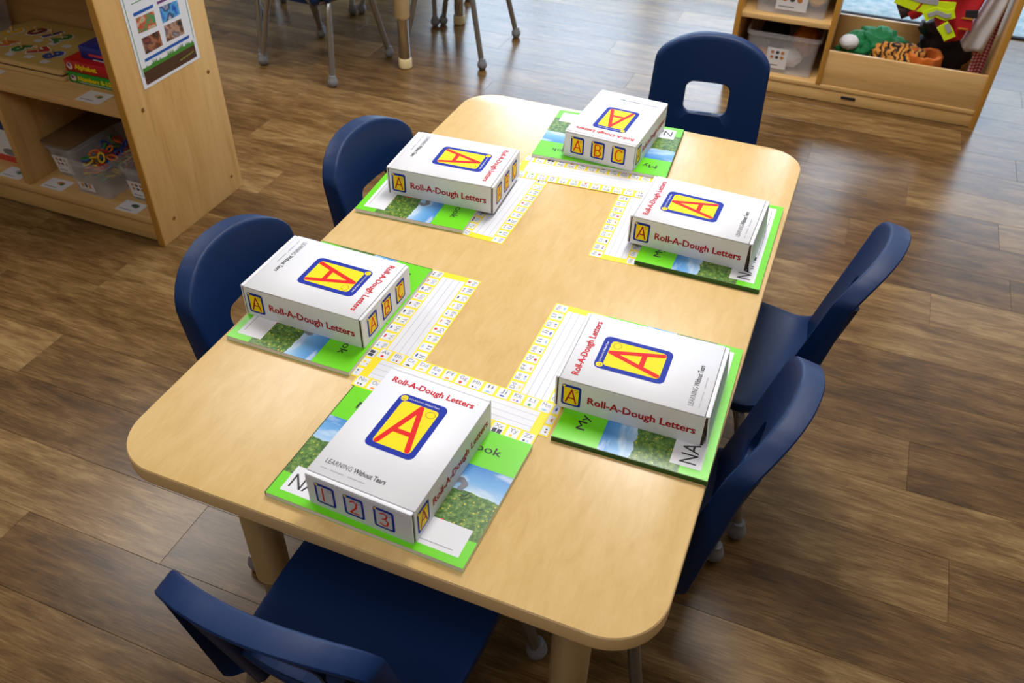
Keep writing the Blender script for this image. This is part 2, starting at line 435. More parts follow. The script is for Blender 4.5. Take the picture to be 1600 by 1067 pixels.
BH = .340; BT = R(13.65); BZ = .305; BY = -.160
def back_pt(x, h, back=0.0):         # point of the curved, reclined back; back = distance behind the front face
    y = BY - h*math.sin(BT) + 1.3*x*x - back*math.cos(BT) + .0
    z = BZ + h*math.cos(BT) - back*math.sin(BT)*.3
    return Vector((x, y, z))
HALF = [(0, BH), (.03, BH-.001), (.06, BH-.0055), (.088, BH-.0145), (.110, BH-.0255), (.124, BH-.0365), (.1335, BH-.0475), (.1372, BH-.0545), (.1385, BH-.064), (.1400, .20), (.1415, .15), (.142, .10), (.142, .04), (.140, .008), (.134, -.010), (.124, -.018), (.10, -.018), (.05, -.018), (0, -.018)]
def dens(pl, d=.006):
    q = []
    for a, b in zip(pl, pl[1:]):
        n = max(1, int(math.hypot(b[0]-a[0], b[1]-a[1])/d))
        q += [(a[0]+(b[0]-a[0])*i/n, a[1]+(b[1]-a[1])*i/n) for i in range(n)]
    return q
def back_mesh():
    out = HALF + [(-x, h) for x, h in HALF[::-1][1:-1]]
    hc = BH-.150; hole = rrect(.108, .076, .018, 8, 0, hc)
    nh = 120
    poly = dens(out + [out[0]], .004); hp = dens(hole + [hole[0]], .002)
    def cast(pl, ang):               # farthest point of a closed outline in the direction ang, seen from the hole centre
        best = min(pl, key=lambda p: abs(math.atan2(math.sin(math.atan2(p[1]-hc, p[0])-ang), math.cos(math.atan2(p[1]-hc, p[0])-ang))))
        return best
    angs = [2*math.pi*i/nh for i in range(nh)]
    O = [cast(poly, a) for a in angs]; I = [cast(hp, a) for a in angs]
    T = .006
    rings = []                       # each ring: list of (x,h,back)
    def lerp(t): return [(a[0]+(b[0]-a[0])*t, a[1]+(b[1]-a[1])*t) for a, b in zip(I, O)]
    def inset(d):
        q = []
        for x, h in O:
            v = Vector((x, h-hc)); L = v.length; q.append((x*(1-d/L), hc + (h-hc)*(1-d/L)))
        return q
    def fl(x, h):                    # depth of the turned-back rim, deepest on the lower side wings
        hk = BH-.058
        if h >= hk: return .035
        t = (hk-h)/(hk-.02); d = .035 + .022*min(1, t)
        if h < .02: d = .057 - .035*((.02-h)/.038)**2
        e = min(1, max(0, (abs(x)-.108)/.022)); return .010 + (d-.010)*e
    rings.append([(x, h, .016) for x, h in I]); rings.append([(x, h, .003) for x, h in I])
    rings.append([(x*1.05, hc+(h-hc)*1.07, 0.0) for x, h in I])
    for t in (.25, .5, .75): rings.append([(x, h, 0.0) for x, h in lerp(t)])
    rings.append([(x, h, 0.0) for x, h in inset(.012)])
    rings.append([(x, h, .0005) for x, h in inset(.006)])
    rings.append([(x, h, .0025) for x, h in inset(.0018)])
    rings.append([(x, h, .006) for x, h in O])
    rings.append([(x, h, fl(x, h)-.002) for x, h in O]); rings.append([(x, h, fl(x, h)) for x, h in inset(.002)])
    rings.append([(x, h, fl(x, h)) for x, h in inset(.005)]); rings.append([(x, h, .009) for x, h in inset(.008)])
    rings.append([(x, h, T) for x, h in inset(.014)])
    rings.append([(x, h, T) for x, h in lerp(.5)])
    rings.append([(x*1.10, hc+(h-hc)*1.14, T) for x, h in I]); rings.append([(x*1.09, hc+(h-hc)*1.13, .016) for x, h in I])
    vs = [back_pt(*p) for r in rings for p in r]; fs = []; k = len(rings)
    for r in range(k):
        for i in range(nh):
            a = r*nh+i; b = r*nh+(i+1) % nh; c = ((r+1) % k)*nh+(i+1) % nh; d = ((r+1) % k)*nh+i; fs.append((a, b, c, d))
    return shade_auto(mesh(vs, fs), 38)
def make_chair():
    t = thing('school_chair', 'chair', 'chair')
    link('seat', seat_mesh(), M_navy, t)
    bk = link('backrest', back_mesh(), M_navy, t)
    for s in (-1, 1):                # sleeves on the rear of the back
        pts = [back_pt(s*.092, h, .020) for h in (.02, .10, .18, .262)]
        link('sleeve', tube(pts, .0125, 8), M_navy, bk)
    link('rib', tube([back_pt(x, .262, .015) for x in (-.09, -.045, 0, .045, .09)], .006, 8), M_navy, bk)
    link('rib', tube([back_pt(x, .124, .015) for x in (-.09, -.045, 0, .045, .09)], .006, 8), M_navy, bk)
    for s in (-1, 1):
        fr = link('side_frame', tube([(s*.125, .14, .292), (s*.128, 0, .290), (s*.125, -.11, .291), (s*.110, -.162, .305), back_pt(s*.095, .06, .020), back_pt(s*.092, .12, .020)], .0105, 10), M_steel, t)
        for sy in (1, -1):
            fx, fy = s*.182, sy*.172
            lg = link('leg', tube([(s*.112, sy*.085, .289), (s*.138, sy*.105, .286), (s*.150, sy*.118, .262), (s*.160, sy*.132, .20), (s*.171, sy*.152, .11), (fx, fy, .02)], .0108, 10), M_steel, t)
            link('ball_glide', lathe([(.004, 0), (.012, .002), (.0175, .009), (.0195, .018), (.0175, .028), (.0135, .034), (.0125, .044)], 16, (fx, fy, 0)), M_glide, lg)
    return t
chair0 = make_chair(); used = [False]
def place_chair(x, y, rz, label, group='navy chairs around the activity table'):
    c = chair0 if not used[0] else copy_tree(chair0)
    used[0] = True
    c.location = (x, y, 0); c.rotation_euler = (0, 0, R(rz)); tag(c, label, 'chair', group); return c
place_chair(.356, .086, -.9, 'navy plastic chair at the near end of the table, its back to the viewer')
place_chair(.1515, .4036, -89.4, 'navy plastic chair on the left long side, nearest the viewer')
place_chair(.1677, .8055, -93.2, 'navy plastic chair on the left long side, farther from the viewer')
place_chair(.5915, .4268, 81.4, 'navy plastic chair on the right long side, nearest the viewer, lapping the one behind')
place_chair(.6823, .8612, 79.9, 'navy plastic chair on the right long side with its seat showing')
place_chair(.5066, 1.3474, 186.9, 'navy plastic chair at the far end facing the viewer with handle hole visible')

# ------------------------------------------------------------------ workbooks
BW, BHT, BTH = .277, .213, .0082
def book_meshes():
    f = Flat()
    f.text('My', -.113, .1745-.1065, M_black, cap=.0130, width=.029); f.text('My', -.1126, .1745-.1065, M_black, cap=.0130, width=.029, z=.00004); f.text('Book', .058, .1745-.1065, M_black, cap=.0130, width=.049); f.text('Book', .0584, .1745-.1065, M_black, cap=.0130, width=.049, z=.00004)
    f.rect(-BW/2+.014, BW/2-.012, .0115-.1065, .0535-.1065, M_swhite, -.0001)
    f.text('NAME', -.118, .0195-.1065, M_black, cap=.023, width=.072)
    f.rect(-.040, BW/2-.022, .0180-.1065, .0186-.1065, M_black)
    # grey trunk with motion lines peeping out beside the picture
    f.stroke([(.070, .010), (.079, .014), (.086, .008), (.083, .000)], .008, M_grey, .00005)
    f.stroke([(.088, -.012), (.094, -.008), (.097, -.002)], .0008, M_black, .00008)
    f.stroke([(.091, -.016), (.098, -.011), (.101, -.005)], .0008, M_black, .0001)
    f.disc(.064, -.030, .008, M_red2, .00005)
    return fix_up(f.mesh())
bk_print = book_meshes()
bk_pages = box(-BW/2+.001, BW/2-.0001, -BHT/2+.0001, BHT/2-.0001, .0008, BTH-.0006)
bk_cover = box(-BW/2, BW/2, -BHT/2, BHT/2, BTH-.0006, BTH)
bk_back = box(-BW/2, BW/2, -BHT/2, BHT/2, 0, .0008)
bk_spine = box(-BW/2-.0006, -BW/2+.001, -BHT/2, BHT/2, 0, BTH)
BOOKS = [(.3809, .1285, -1.5, 'at the near end of the table'), (.1178, .3968, -89.8, 'on the left side nearest the viewer'),
         (.1075, .7958, -86.5, 'on the left side farther away'), (.3658, 1.0910, 184, 'at the far end of the table'),
         (.637, .836, 90.3, 'on the right side farther away'), (.6434, .3969, 91, 'on the right side nearest the viewer')]
for x, y, rz, where in BOOKS:
    t = thing('workbook', 'green workbook with meadow cover under the box %s' % where, 'workbook', (x, y, H), R(rz), 'green workbooks on the table')
    link('pages', bk_pages, M_paper, t); c = link('front_cover', bk_cover, M_cover, t); link('back_cover', bk_back, M_green, t); link('spine', bk_spine, M_dgreen, t)
    link('cover_print', bk_print, None, c, (0, 0, BTH+.0003))

# ------------------------------------------------------------------ roll-a-dough boxes
XW, XL, XH = .150, .212, .055
def stroke_letter(f, ch, cx, cy, w, h, wd, m, z):
    S = {'A': [[(-.5, -.5), (.05, .5), (.5, -.5)], [(-.28, -.15), (.34, -.15)]],
         'B': [[(-.38, -.5), (-.38, .5), (.1, .5), (.32, .38), (.32, .15), (.1, .02), (-.36, .02)], [(.1, .02), (.4, -.1), (.42, -.35), (.15, -.5), (-.38, -.5)]],
         'C': [[(.42, .36), (.15, .5), (-.2, .42), (-.42, .1), (-.42, -.15), (-.2, -.42), (.1, -.5), (.42, -.36)]],
         '1': [[(-.2, .5), (-.2, -.5)]],
         '2': [[(-.32, .36), (0, .5), (.3, .32), (.22, 0), (-.38, -.48), (.42, -.48)]],
         '3': [[(-.32, .42), (.1, .5), (.32, .3), (.1, .05), (-.12, .02)], [(.1, .05), (.38, -.15), (.25, -.42), (-.05, -.5), (-.36, -.36)]]}[ch]
    for s in S: f.stroke([(cx+a*w, cy+b*h) for a, b in s], wd, m, z); z += .00002
def card(f, x0, x1, y0, y1, ch, fill, lm, big=False):
    w, h = x1-x0, y1-y0
    f.rr(x0, x1, y0, y1, w*.13, M_blue, 0)
    b = w*.115; top = h*.12
    f.rr(x0+b, x1-b, y0+b, y1-top, w*.08, fill, .00012)
    stroke_letter(f, ch, (x0+x1)/2, (y0+b+y1-top)/2, w*(.62 if big else .52), h*(.72 if big else .64), w*(.105 if big else .085), lm, .00024)
    f.disc(x0+b*.95, y1-b*.95, b*.62, M_yel, .00014)
    ax, ay = x1-b*2.1, y1-top-b*1.15               # apple outline
    f.stroke([(ax+b*.75*math.cos(g)*(1+.12*math.cos(2*g)), ay+b*.7*math.sin(g)) for g in [i*math.pi/6 for i in range(13)]], w*.008 if big else w*.02, M_black, .0002)
    if big:
        f.text('LEARNING', x0+w*.20, y1-top*.62, M_lgrey, cap=h*.026, width=w*.30, z=.00015)
        f.text('Without Tears', x0+w*.52, y1-top*.62, M_swhite, cap=h*.028, width=w*.31, bold=.02, z=.00015)
        sx, sy = x0+b*.95, y1-b*.95
        f.stroke([(sx-b*.3, sy-b*.12), (sx, sy-b*.32), (sx+b*.3, sy-b*.12)], b*.09, M_black, .0003)
        f.disc(sx-b*.2, sy+b*.18, b*.07, M_black, .0003); f.disc(sx+b*.2, sy+b*.18, b*.07, M_black, .0003)
def done(f): return fix_up(f.mesh())
f = Flat(); card(f, .0375-.075, .1085-.075, .0715-.106, .1715-.106, 'A', M_yel, M_red2, True); pr_card = done(f)
f = Flat().text('Roll-A-Dough Letters', .0125-.075, .1845-.106, M_red, cap=.0098, width=.122, bold=.02); f.text('Roll-A-Dough Letters', .0128-.075, .1845-.106, M_red, cap=.0098, width=.122, bold=.02, z=.00004); f.stroke([(.062, .088), (.0632, .088)], .0006, M_red); pr_head = done(f)
f = Flat().text('LEARNING', .0135-.075, .0255-.106, M_black, cap=.0074, width=.037, z=0, bold=-.008); f.text('Without Tears', .053-.075, .0255-.106, M_black, cap=.0074, width=.0445, bold=.018)
[f.rect(a-.075, b-.075, .0166-.106, .0180-.106, mat('pale print', (168, 170, 178), .6)) for a, b in ((.013, .017), (.0178, .0215), (.024, .0243), (.027, .046), (.0485, .0488), (.0515, .0755))]; pr_brand = done(f)
f = Flat(); [card(f, a, a+.0285, .0095, .0465, ch, M_yel, M_red2) for a, ch in ((-.060, 'A'), (-.0165, 'B'), (.027, 'C'))]; pr_abc = done(f)
f = Flat(); [card(f, a, a+.0285, .0085, .0455, ch, M_lgrey, M_red2) for a, ch in ((-.062, '1'), (-.021, '2'), (.021, '3'))]; pr_123 = done(f)
f = Flat(); card(f, -.096, -.068, .0075, .0455, 'A', M_yel, M_dred); pr_sidecard = done(f)
f = Flat().text('Roll-A-Dough Letters', -.0585, .0195, M_dred, cap=.0125, width=.150, bold=.02); f.text('Roll-A-Dough Letters', -.0581, .0195, M_dred, cap=.0125, width=.150, bold=.02, z=.00004); pr_side = done(f)
b_core = box(-XW/2+.0016, XW/2-.0016, -XL/2+.0016, XL/2-.0016, .0004, XH-.0014)
b_lid = box(-XW/2, XW/2, -XL/2+.0068, XL/2-.0060, XH-.0022, XH, .0005, 1)
b_lipf = box(-XW/2+.001, XW/2-.001, -XL/2, -XL/2+.0060, XH-.0030, XH-.0003, .0008, 2)
b_liph = box(-XW/2+.001, XW/2-.001, XL/2-.0055, XL/2, XH-.0034, XH-.0004, .0014, 3)
b_side = box(-XL/2+.0050, XL/2-.0050, -.0011, .0011, 0, XH-.0026)
b_end = box(-XW/2+.0014, XW/2-.0014, -.0011, .0011, 0, XH-.0036)
b_ear = mesh([(0, 0, XH-.004), (0, 0, .002), (.0012, 0, XH-.004), (.0012, 0, .002), (.004, .016, .003), (.0052, .016, .003)], [(0, 1, 4), (2, 5, 3), (0, 4, 5, 2), (1, 3, 5, 4), (0, 2, 3, 1)])
BOXES = [(.380, .136, -2.8, 0, 0, 'at the near end of the table, showing numbers'), (.1151, .3888, -90.5, 0, 0, 'on the left side nearest the viewer'),
         (.1418, .8038, -86.8, 0, 0, 'on the left side farther away'), (.3757, 1.0975, 177, 0, 1, 'at the far end, its A B C end facing the viewer'),
         (.6108, .8183, 88.5, 6, 0, 'on the right side farther away'), (.6268, .3905, 91, 6, 0, 'on the right side nearest the viewer')]
for x, y, rz, flare, ear, where in BOXES:
    t = thing('letter_kit_box', 'white letter dough box %s' % where, 'box', (x, y, H+BTH+.0005), R(rz), 'white letter dough boxes')
    link('cardboard_lining', b_core, M_core, t)
    ld = link('lid', b_lid, M_white, t)
    link('letter_card_print', pr_card, None, ld, (0, 0, XH+.00025)); link('heading_lettering', pr_head, None, ld, (0, 0, XH+.0003)); link('brand_lettering', pr_brand, None, ld, (0, 0, XH+.0003))
    link('front_lip', b_lipf, M_white, t); link('hinge_lip', b_liph, M_white, t)
    for s in (1, -1):
        sp = link('side_panel', b_side, M_white, t, (s*(XW/2-.0011), 0, 0), (0, 0, s*R(90)))
        link('card_print', pr_sidecard, None, sp, (0, -.0014, 0), (R(90), 0, 0)); link('side_lettering', pr_side, None, sp, (0, -.0014, 0), (R(90), 0, 0))
    e1 = link('end_panel', b_end, M_white, t, (0, XL/2-.0011, 0), (0, 0, R(180)))
    link('letter_print', pr_abc, None, e1, (0, -.0014, 0), (R(90), 0, 0))
    fd = math.tan(R(flare))*(XH-.004)
    e2 = link('end_panel', b_end, M_white, t, (0, -XL/2+.0011-fd, 0), (-R(flare), 0, 0))
    if not flare: link('number_print', pr_123, None, e2, (0, -.0014, 0), (R(90), 0, 0))
    if ear: link('dust_flap', b_ear, M_white, t, (XW/2+.0002, XL/2-.018, 0))

# ------------------------------------------------------------------ alphabet name strips
SL, SWD = .284, .0885
def strip_print():
    f = Flat(); cw = SL/13.45; n = 13
    L = 'ABCDEFGHIJKLMNOPQRSTUVWXYZ'
    tm = {k: mat('print '+k, c, .5) for k, c in dict(red=(206, 44, 34), blue=(60, 84, 176), green=(70, 150, 60), brown=(120, 78, 52), orange=(226, 140, 60), dark=(46, 46, 66), sky=(150, 190, 226), yel=(236, 206, 40)).items()}
    pics = ['red', 'blue', 'dark', 'yel', 'sky', 'orange', 'red', 'brown', 'sky', 'blue', 'orange', 'green', 'sky', 'brown', 'orange', 'blue', 'red', 'brown', 'dark', 'green', 'blue', 'red', 'sky', 'dark', 'yel', 'dark']
    f.rect(-SL/2+.0135, SL/2-.0135, -.0205, .0205, M_swhite)
    for y in (.0115, .0, -.0115): f.rect(-SL/2+.014, SL/2-.014, y-.00025, y+.00025, mat('guide line', (140, 156, 186), .5), .0001)
    for r in range(2):
        for i in range(n):
            x = -SL/2 + SL*(i+.5)/n; y = .0325 if r == 0 else -.0325
            f.rr(x-cw*.41, x+cw*.41, y-.0098, y+.0098, .0012, M_swhite, 0, 2)
            ch = L[r*13+i]
            f.text(ch + ch.lower(), x, y+.0010, M_grey, cap=.0074, width=.0118 if ch not in 'IJL' else .0085, center=True, z=.0001)
            k = tm[pics[r*13+i]]; g = r*13+i
            if g in (0, 6, 11, 24): f.disc(x-.001, y-.0056, .0026, k, .0001)
            elif g in (23,):
                f.rect(x-.0068, x-.0006, y-.009, y-.001, k, .0001); f.rect(x+.0006, x+.0068, y-.009, y-.001, k, .0001)
            elif g % 3 == 0: f.disc(x, y-.0056, .0040, k, .0001, .0017)
            elif g % 3 == 1: f.disc(x-.0028, y-.0057, .0017, k, .0001); f.disc(x+.0024, y-.0058, .0016, tm[pics[(g+5) % 26]], .0001)
            else: f.poly([(x-.0045, y-.0076), (x+.0040, y-.0076), (x+.0020, y-.0050), (x-.002, y-.0046)], k, .0001)
    return fix_up(f.mesh())
st_print = strip_print(); st_base = box(-SL/2, SL/2, -SWD/2, SWD/2, 0, .0004)
STRIPS = [(.2665, .4045, -89.5, 0, 'beside the nearest left workbook'), (.489, .4005, 90.0, 0, 'beside the nearest right workbook'),
          (.2555, .803, -90.2, 0, 'beside the farther left workbook'), (.4885, .833, 92.5, 0, 'beside the farther right workbook'),
          (.379, .2835, -2.2, .0008, 'above the near end workbook, lapping two others'), (.367, .945, 184.5, .0008, 'at the far end of the table, lapping two others')]
for x, y, rz, dz, where in STRIPS:
    t = thing('alphabet_strip', 'yellow alphabet name strip %s' % where, 'name strip', (x, y, H+.0001+dz), R(rz), 'yellow alphabet strips')
    link('card', st_base, M_syel, t); link('alphabet_print', st_print, None, t, (0, 0, .0006))

# ------------------------------------------------------------------ toy shelf on the left
SX, SY = -.889, 1.021
sh = thing('toy_shelf', 'maple toy shelf with paper poster on its end panel', 'shelf', (SX-.6, SY+.19, 0))
def part(name, b, m, parent, bev=.001, base=None):
    L = base if base is not None else Vector(parent.matrix_basis.translation)
    me = box(b[0]-L[0], b[1]-L[0], b[2]-L[1], b[3]-L[1], b[4]-L[2], b[5]-L[2], bev, 2)
    return link(name, me, m, parent)
SB = Vector(sh.location)
SH = .775
sp = part('side_panel', (SX-.022, SX, SY+.002, SY+.374, 0, SH), M_maple, sh, .0015)
part('edge_trim', (SX-.022, SX-.0006, SY-.0006, SY+.0025, 0, SH), M_medge, sp, .0008, SB)
for y, z in ((1.079, .395), (1.351, .392), (1.081, .061), (1.352, .055)):
    link('screw', lathe([(.0062, 0), (.0062, .0012), (.004, .0022)], 12), M_screw, sp, (SX-SB[0]-.0004, y-SB[1], z), (0, R(90), 0))
part('side_panel', (SX-1.22, SX-1.198, SY, SY+.374, 0, SH), M_maple, sh, .0015)
part('shelf_board', (SX-1.198, SX-.022, SY+.002, SY+.362, .067, .087), M_maplex, sh)
part('shelf_board', (SX-1.198, SX-.022, SY+.004, SY+.362, .389, .410), M_maplex, sh)
part('top_board', (SX-1.22, SX, SY, SY+.374, SH, SH+.02), M_maplex, sh)
part('back_panel', (SX-1.198, SX-.022, SY+.362, SY+.374, .02, SH), M_maplex, sh)
part('divider', (-1.375, -1.355, SY+.006, SY+.362, .087, .389), M_maple, sh)
part('kick_board', (SX-1.198, SX-.022, SY+.010, SY+.025, .006, .067), M_maplex, sh)

def face_x(fl, x, y0, z0, name, label, cat):            # flat print facing +X
    return tag(link(name, fl, None, None, (x, y0, z0), (R(90), 0, R(90))), label, cat)
def pic_mat(name, cols, sc_):
    m = NT(name); n = m.n('TexNoise', {'Vector': m.n('TexCoord').outputs['Object'], 'Scale': sc_, 'Detail': 2.0}).outputs[0]
    return m.out(m.ramp(n, [(.3 + .4*i/(len(cols)-1), lin(*c)) for i, c in enumerate(cols)]), .4)
def Z(a, b): p = P(190+a/7.114, b/7.114, x=SX); return (p.y-1.102, p.z-.441)
M_lam = mat('laminated paper', (226, 228, 236), .25)
M_gl = mat('green rule', (70, 150, 50), .4); M_bar = mat('blue bar', (18, 84, 170), .4); M_soil = mat('soil print', (74, 44, 26), .5); M_grs = mat('grass print', (64, 132, 40), .5)
po = thing('wall_poster', 'laminated paper poster with four photos taped to the shelf end', 'poster', (SX+.0006, 1.102, .441))
link('sheet', box(0, .0006, 0, .229, 0, .292), M_lam, po)
f = Flat()
f.stroke([(.008, .285), (.008, .03)], .0018, M_gl); f.stroke([(.221, .285), (.221, .06)], .0018, M_gl); f.stroke([(.012, .285), (.217, .285)], .0018, M_gl)
f.rect(.03, .105, .2085, .2105, M_gl)
q = lambda *pts: [Z(*p) for p in pts]
f.poly(q((120, 150), (345, 45), (345, 80), (130, 185)), M_bar); f.poly(q((250, 660), (745, 385), (745, 420), (258, 690)), M_bar)
f.poly(q((385, 20), (500, -30), (500, 0), (390, 50)), mat('purple bar', (110, 60, 120), .4))
f.poly(q((150, 205), (350, 115), (385, 290), (185, 375)), pic_mat('photo play', [(60, 52, 40), (196, 190, 150), (200, 60, 50), (60, 150, 90), (120, 110, 90)], 30))
f.poly(q((410, 80), (610, 0), (645, 155), (455, 260)), pic_mat('photo blue', [(16, 30, 110), (30, 90, 190), (90, 170, 226), (30, 40, 90), (200, 210, 230)], 24))
f.poly(q((465, 290), (655, 205), (695, 370), (500, 465)), pic_mat('photo group', [(50, 40, 40), (120, 86, 66), (190, 150, 126), (86, 80, 96), (170, 160, 160)], 30))
f.poly(q((215, 430), (410, 335), (455, 500), (265, 605)), pic_mat('photo reading', [(40, 28, 26), (110, 64, 42), (170, 110, 80), (50, 40, 50), (150, 70, 60)], 28))
f.poly([(.012, .008), (.217, .008), (.217, .047), (.012, .047)], M_soil, .0001)
random.seed(4); top = []
for i in range(64):
    x = .012 + .205*i/63; top.append((x, .050 + (.014*random.random() if i % 2 else 0)))
f.poly([(.012, .042), (.217, .042)] + top[::-1], M_grs, .0002)
[f.rect(.150+.012*i, .160+.012*i, .020+.001*i, .0235+.001*i, mat('lime lettering', (128, 136, 40), .5), .0003) for i in range(5)]
f.rect(.045, .095, .2165, .2215, mat('pale blue lettering', (140, 170, 210), .5))
link('poster_print', fix_up(f.mesh()), None, po, (.0010, 0, 0), (R(90), 0, R(90)))

# things on the middle board
MZ = .4105
M_ply = mat('puzzle plywood', (206, 172, 112), .5); M_plye = mat('puzzle board face', (196, 170, 96), .45)
digit_cols = dict(maroon=(120, 24, 34), violet=(70, 50, 130), green=(30, 120, 50), orange=(214, 110, 30), red=(180, 40, 36), blue=(20, 70, 170), yellow=(220, 180, 40))
DIG = [('0', 58, 49.5, 'maroon'), ('1', 82, 54, 'violet'), ('2', 98, 60, 'green'), ('4', 12, 67, 'orange'), ('6', 34, 75, 'green'), ('7', 60, 80, 'red'), ('8', 83, 86, 'blue'), ('3', 20, 50, 'yellow')]
for lvl in range(2):
    z0 = MZ + lvl*.0175
    t = thing('number_puzzle', ['lower wooden number puzzle board in the stack of two', 'upper wooden number puzzle board with coloured pegged digits'][lvl], 'puzzle', (-1.345, 1.232, z0+.0002), 0, 'wooden number puzzles')
    link('board', slab(rrect(.36, .262, .012, 4), 0, .0125, .0015), M_ply, t)
    link('gap_shade', box(-.176, .176, -.127, .127, .0125, .0172), mat('puzzle gap shade brown', (96, 52, 30), .6), t) if lvl == 0 else link('face_sheet', slab(rrect(.345, .247, .01, 4), .0125, .0131), M_plye, t)  # lower board: added brown sheet paints the shade in the gap under the upper board
    if lvl == 1:
        for ch, px, py, c in DIG:
            p = P(px, py, z=z0+.014); x, y = p.x+1.345, p.y-1.232
            f = Flat().text(ch, 0, -.025, M_swhite, cap=.052, bold=.10, center=True); f.text(ch, 0, -.025, mat('digit '+c, digit_cols[c], .4), cap=.052, bold=.045, center=True, z=.0015)
            d = link('digit', fix_up(f.mesh()), None, t, (x, y, .0134), (0, 0, R(-27)))
            link('peg', lathe([(.003, 0), (.003, .009), (.005, .011), (.005, .015), (.003, .017)], 10), M_ply, d)
        f = Flat()
        for px, py in ((60, 63), (83, 68), (45, 88), (70, 96), (15, 84), (104, 72)):
            p = P(px, py, z=z0+.014); f.rr(p.x+1.345-.013, p.x+1.345+.013, p.y-1.232-.010, p.y-1.232+.010, .004, M_lgrey, 0)
        link('small_pictures', fix_up(f.mesh()), None, t, (0, 0, .0134))
def game_box(name, label, b, m, words, tm, sub=None):
    t = thing(name, label, 'game box', (b[0], b[2], b[4]), 0)
    link('carton', box(0, b[1]-b[0], 0, b[3]-b[2], 0, b[5]-b[4], .001, 1), m, t)
    hh = b[5]-b[4]; f = Flat()
    if words:
        f.text(words, .034, hh*.36, tm, cap=hh*.42, width=len(words)*.0092, bold=.04); f.rect(.036, .036+len(words)*.0094, hh*.16, hh*.23, M_lgrey) if sub else None
        f.disc(.017, hh*.5, .010, mat('cream emblem', (230, 200, 190), .5), 0, hh*.3); f.disc(.015, hh*.6, .005, mat('violet emblem', (120, 60, 140), .5), .0001)
    else:
        f.rr(.028, .085, hh*.3, hh*.5, hh*.1, mat('coral bar', (214, 70, 70), .5)); f.rect(.04, .20, hh*.02, hh*.12, M_lgrey)
    link('front_lettering', fix_up(f.mesh()), None, t, (0, -.0006, 0), (R(90), 0, 0)); return t
game_box('game_box', 'green game box lettered Numbers, at the bottom of the pile', (-1.155, -.93, 1.112, 1.33, MZ, MZ+.029), mat('green carton', (26, 150, 40), .4), 'Numbers 0-10', M_yel, 'puzzle counting game')
game_box('game_box', 'red game box lettered Alphabet, middle of the pile', (-1.160, -.935, 1.116, 1.33, MZ+.0292, MZ+.061), mat('red carton', (190, 20, 30), .4), 'Alphabet', M_yel)
game_box('game_box', 'blue game box on top of the red Alphabet box', (-1.118, -.935, 1.140, 1.32, MZ+.0612, MZ+.096), mat('blue carton', (18, 40, 140), .4), None, None)
def label_card(x, y, z, rz, w, h, where, c):
    t = thing('picture_card', 'white laminated picture label %s' % where, 'label card', (x, y, z), R(rz), 'shelf label cards')
    link('card', box(-w/2, w/2, -h/2, h/2, 0, .0006), M_lam, t)
    f = Flat().disc(.008, .008, .014, mat('card pic %s' % str(c), c, .5), 0, .008); f.disc(.014, .004, .007, mat('card pic b', (60, 110, 70), .5), .0001); f.rect(-w*.4, w*.15, -h*.34, -h*.28, M_grey)
    link('card_print', fix_up(f.mesh()), None, t, (0, 0, .0008))
label_card(-1.027, 1.062, MZ, 0, .078, .060, 'on the middle board below the game boxes', (200, 170, 110))
label_card(-1.400, 1.062, MZ, 0, .078, .060, 'on the middle board before the puzzles', (90, 50, 50))
label_card(-1.288, 1.062, .087, 0, .080, .054, 'on the bottom board left of the open bin', (214, 130, 70))
label_card(-1.005, 1.050, .087, 0, .076, .052, 'on the bottom board right of the open bin', (70, 70, 80))
label_card(-1.45, 1.062, .087, 0, .078, .054, 'on the bottom board at the photo edge', (150, 150, 170))

# clear bins
def bin_mesh(w, d, h, tw=.012, th=.0022, rim=.006):
    o1 = rrect(w-2*tw, d-2*tw, .014, 4); o2 = rrect(w-rim, d-rim, .018, 4); o3 = rrect(w+rim, d+rim, .02, 4)
    i1 = rrect(w-2*tw-2*th, d-2*tw-2*th, .012, 4); i2 = rrect(w-rim-2*th, d-rim-2*th, .016, 4); n = len(o1)
    rings = [(o1, 0), (o2, h-.012), (o3, h-.012), (o3, h), (i2, h), (i1, th)]
    vs = [(x, y, z) for r, z in rings for x, y in r]; fs = []
    for k in range(len(rings)-1):
        for i in range(n): fs.append((k*n+i, k*n+(i+1) % n, (k+1)*n+(i+1) % n, (k+1)*n+i))
    fs.append(tuple(range(n))[::-1]); fs.append(tuple(range(5*n, 6*n)))
    return shade_auto(mesh(vs, fs), 40)
def clear_bin(label, x, y, z, w, d, h, rz=0, lab=True, lid=None, labx=0.0, labw=.05, labh=.05, tilt=9):
    t = thing('clear_bin', label, 'bin', (x, y, z), R(rz), 'clear plastic bins')
    link('tub', bin_mesh(w, d, h), M_plast, t)
    if lid: link('lid', slab(rrect(w+.010, d+.010, .02, 4), h+.0005, h+.008, .002), lid, t)
    if lab:
        f = Flat().rect(-labw/2, labw/2, 0, labh, M_lam, 0)
        for i in range(3):
            for j in range(2): f.disc((i-1)*labw*.24, labh*(.55+.24*j), labw*.085, mat('label motif %d' % (i % 2), [(190, 120, 60), (60, 62, 66)][i % 2], .5), .0002)
        f.rect(-labw*.4, labw*.1, labh*.14, labh*.19, M_grey, .0002)
        ins = .012*(1 - .3)
        link('bin_label', fix_up(f.mesh()), None, t, (labx, -d/2+.0095, h*.12), (R(90+tilt), 0, 0))
    return t
def content(name, label, cat, me, m, group=None):
    o = link(name, me, m); return tag(o, label, cat, group)
def cblob(name, label, cat, c, rad, m, amp=.2, freq=3, seed=0, flat=None, group=None):
    me = blob((0, 0, 0), rad, amp, freq, seed, 3, None if flat is None else flat-c[2]); o = link(name, me, m, None, c); return tag(o, label, cat, group)
BZ0 = .0872
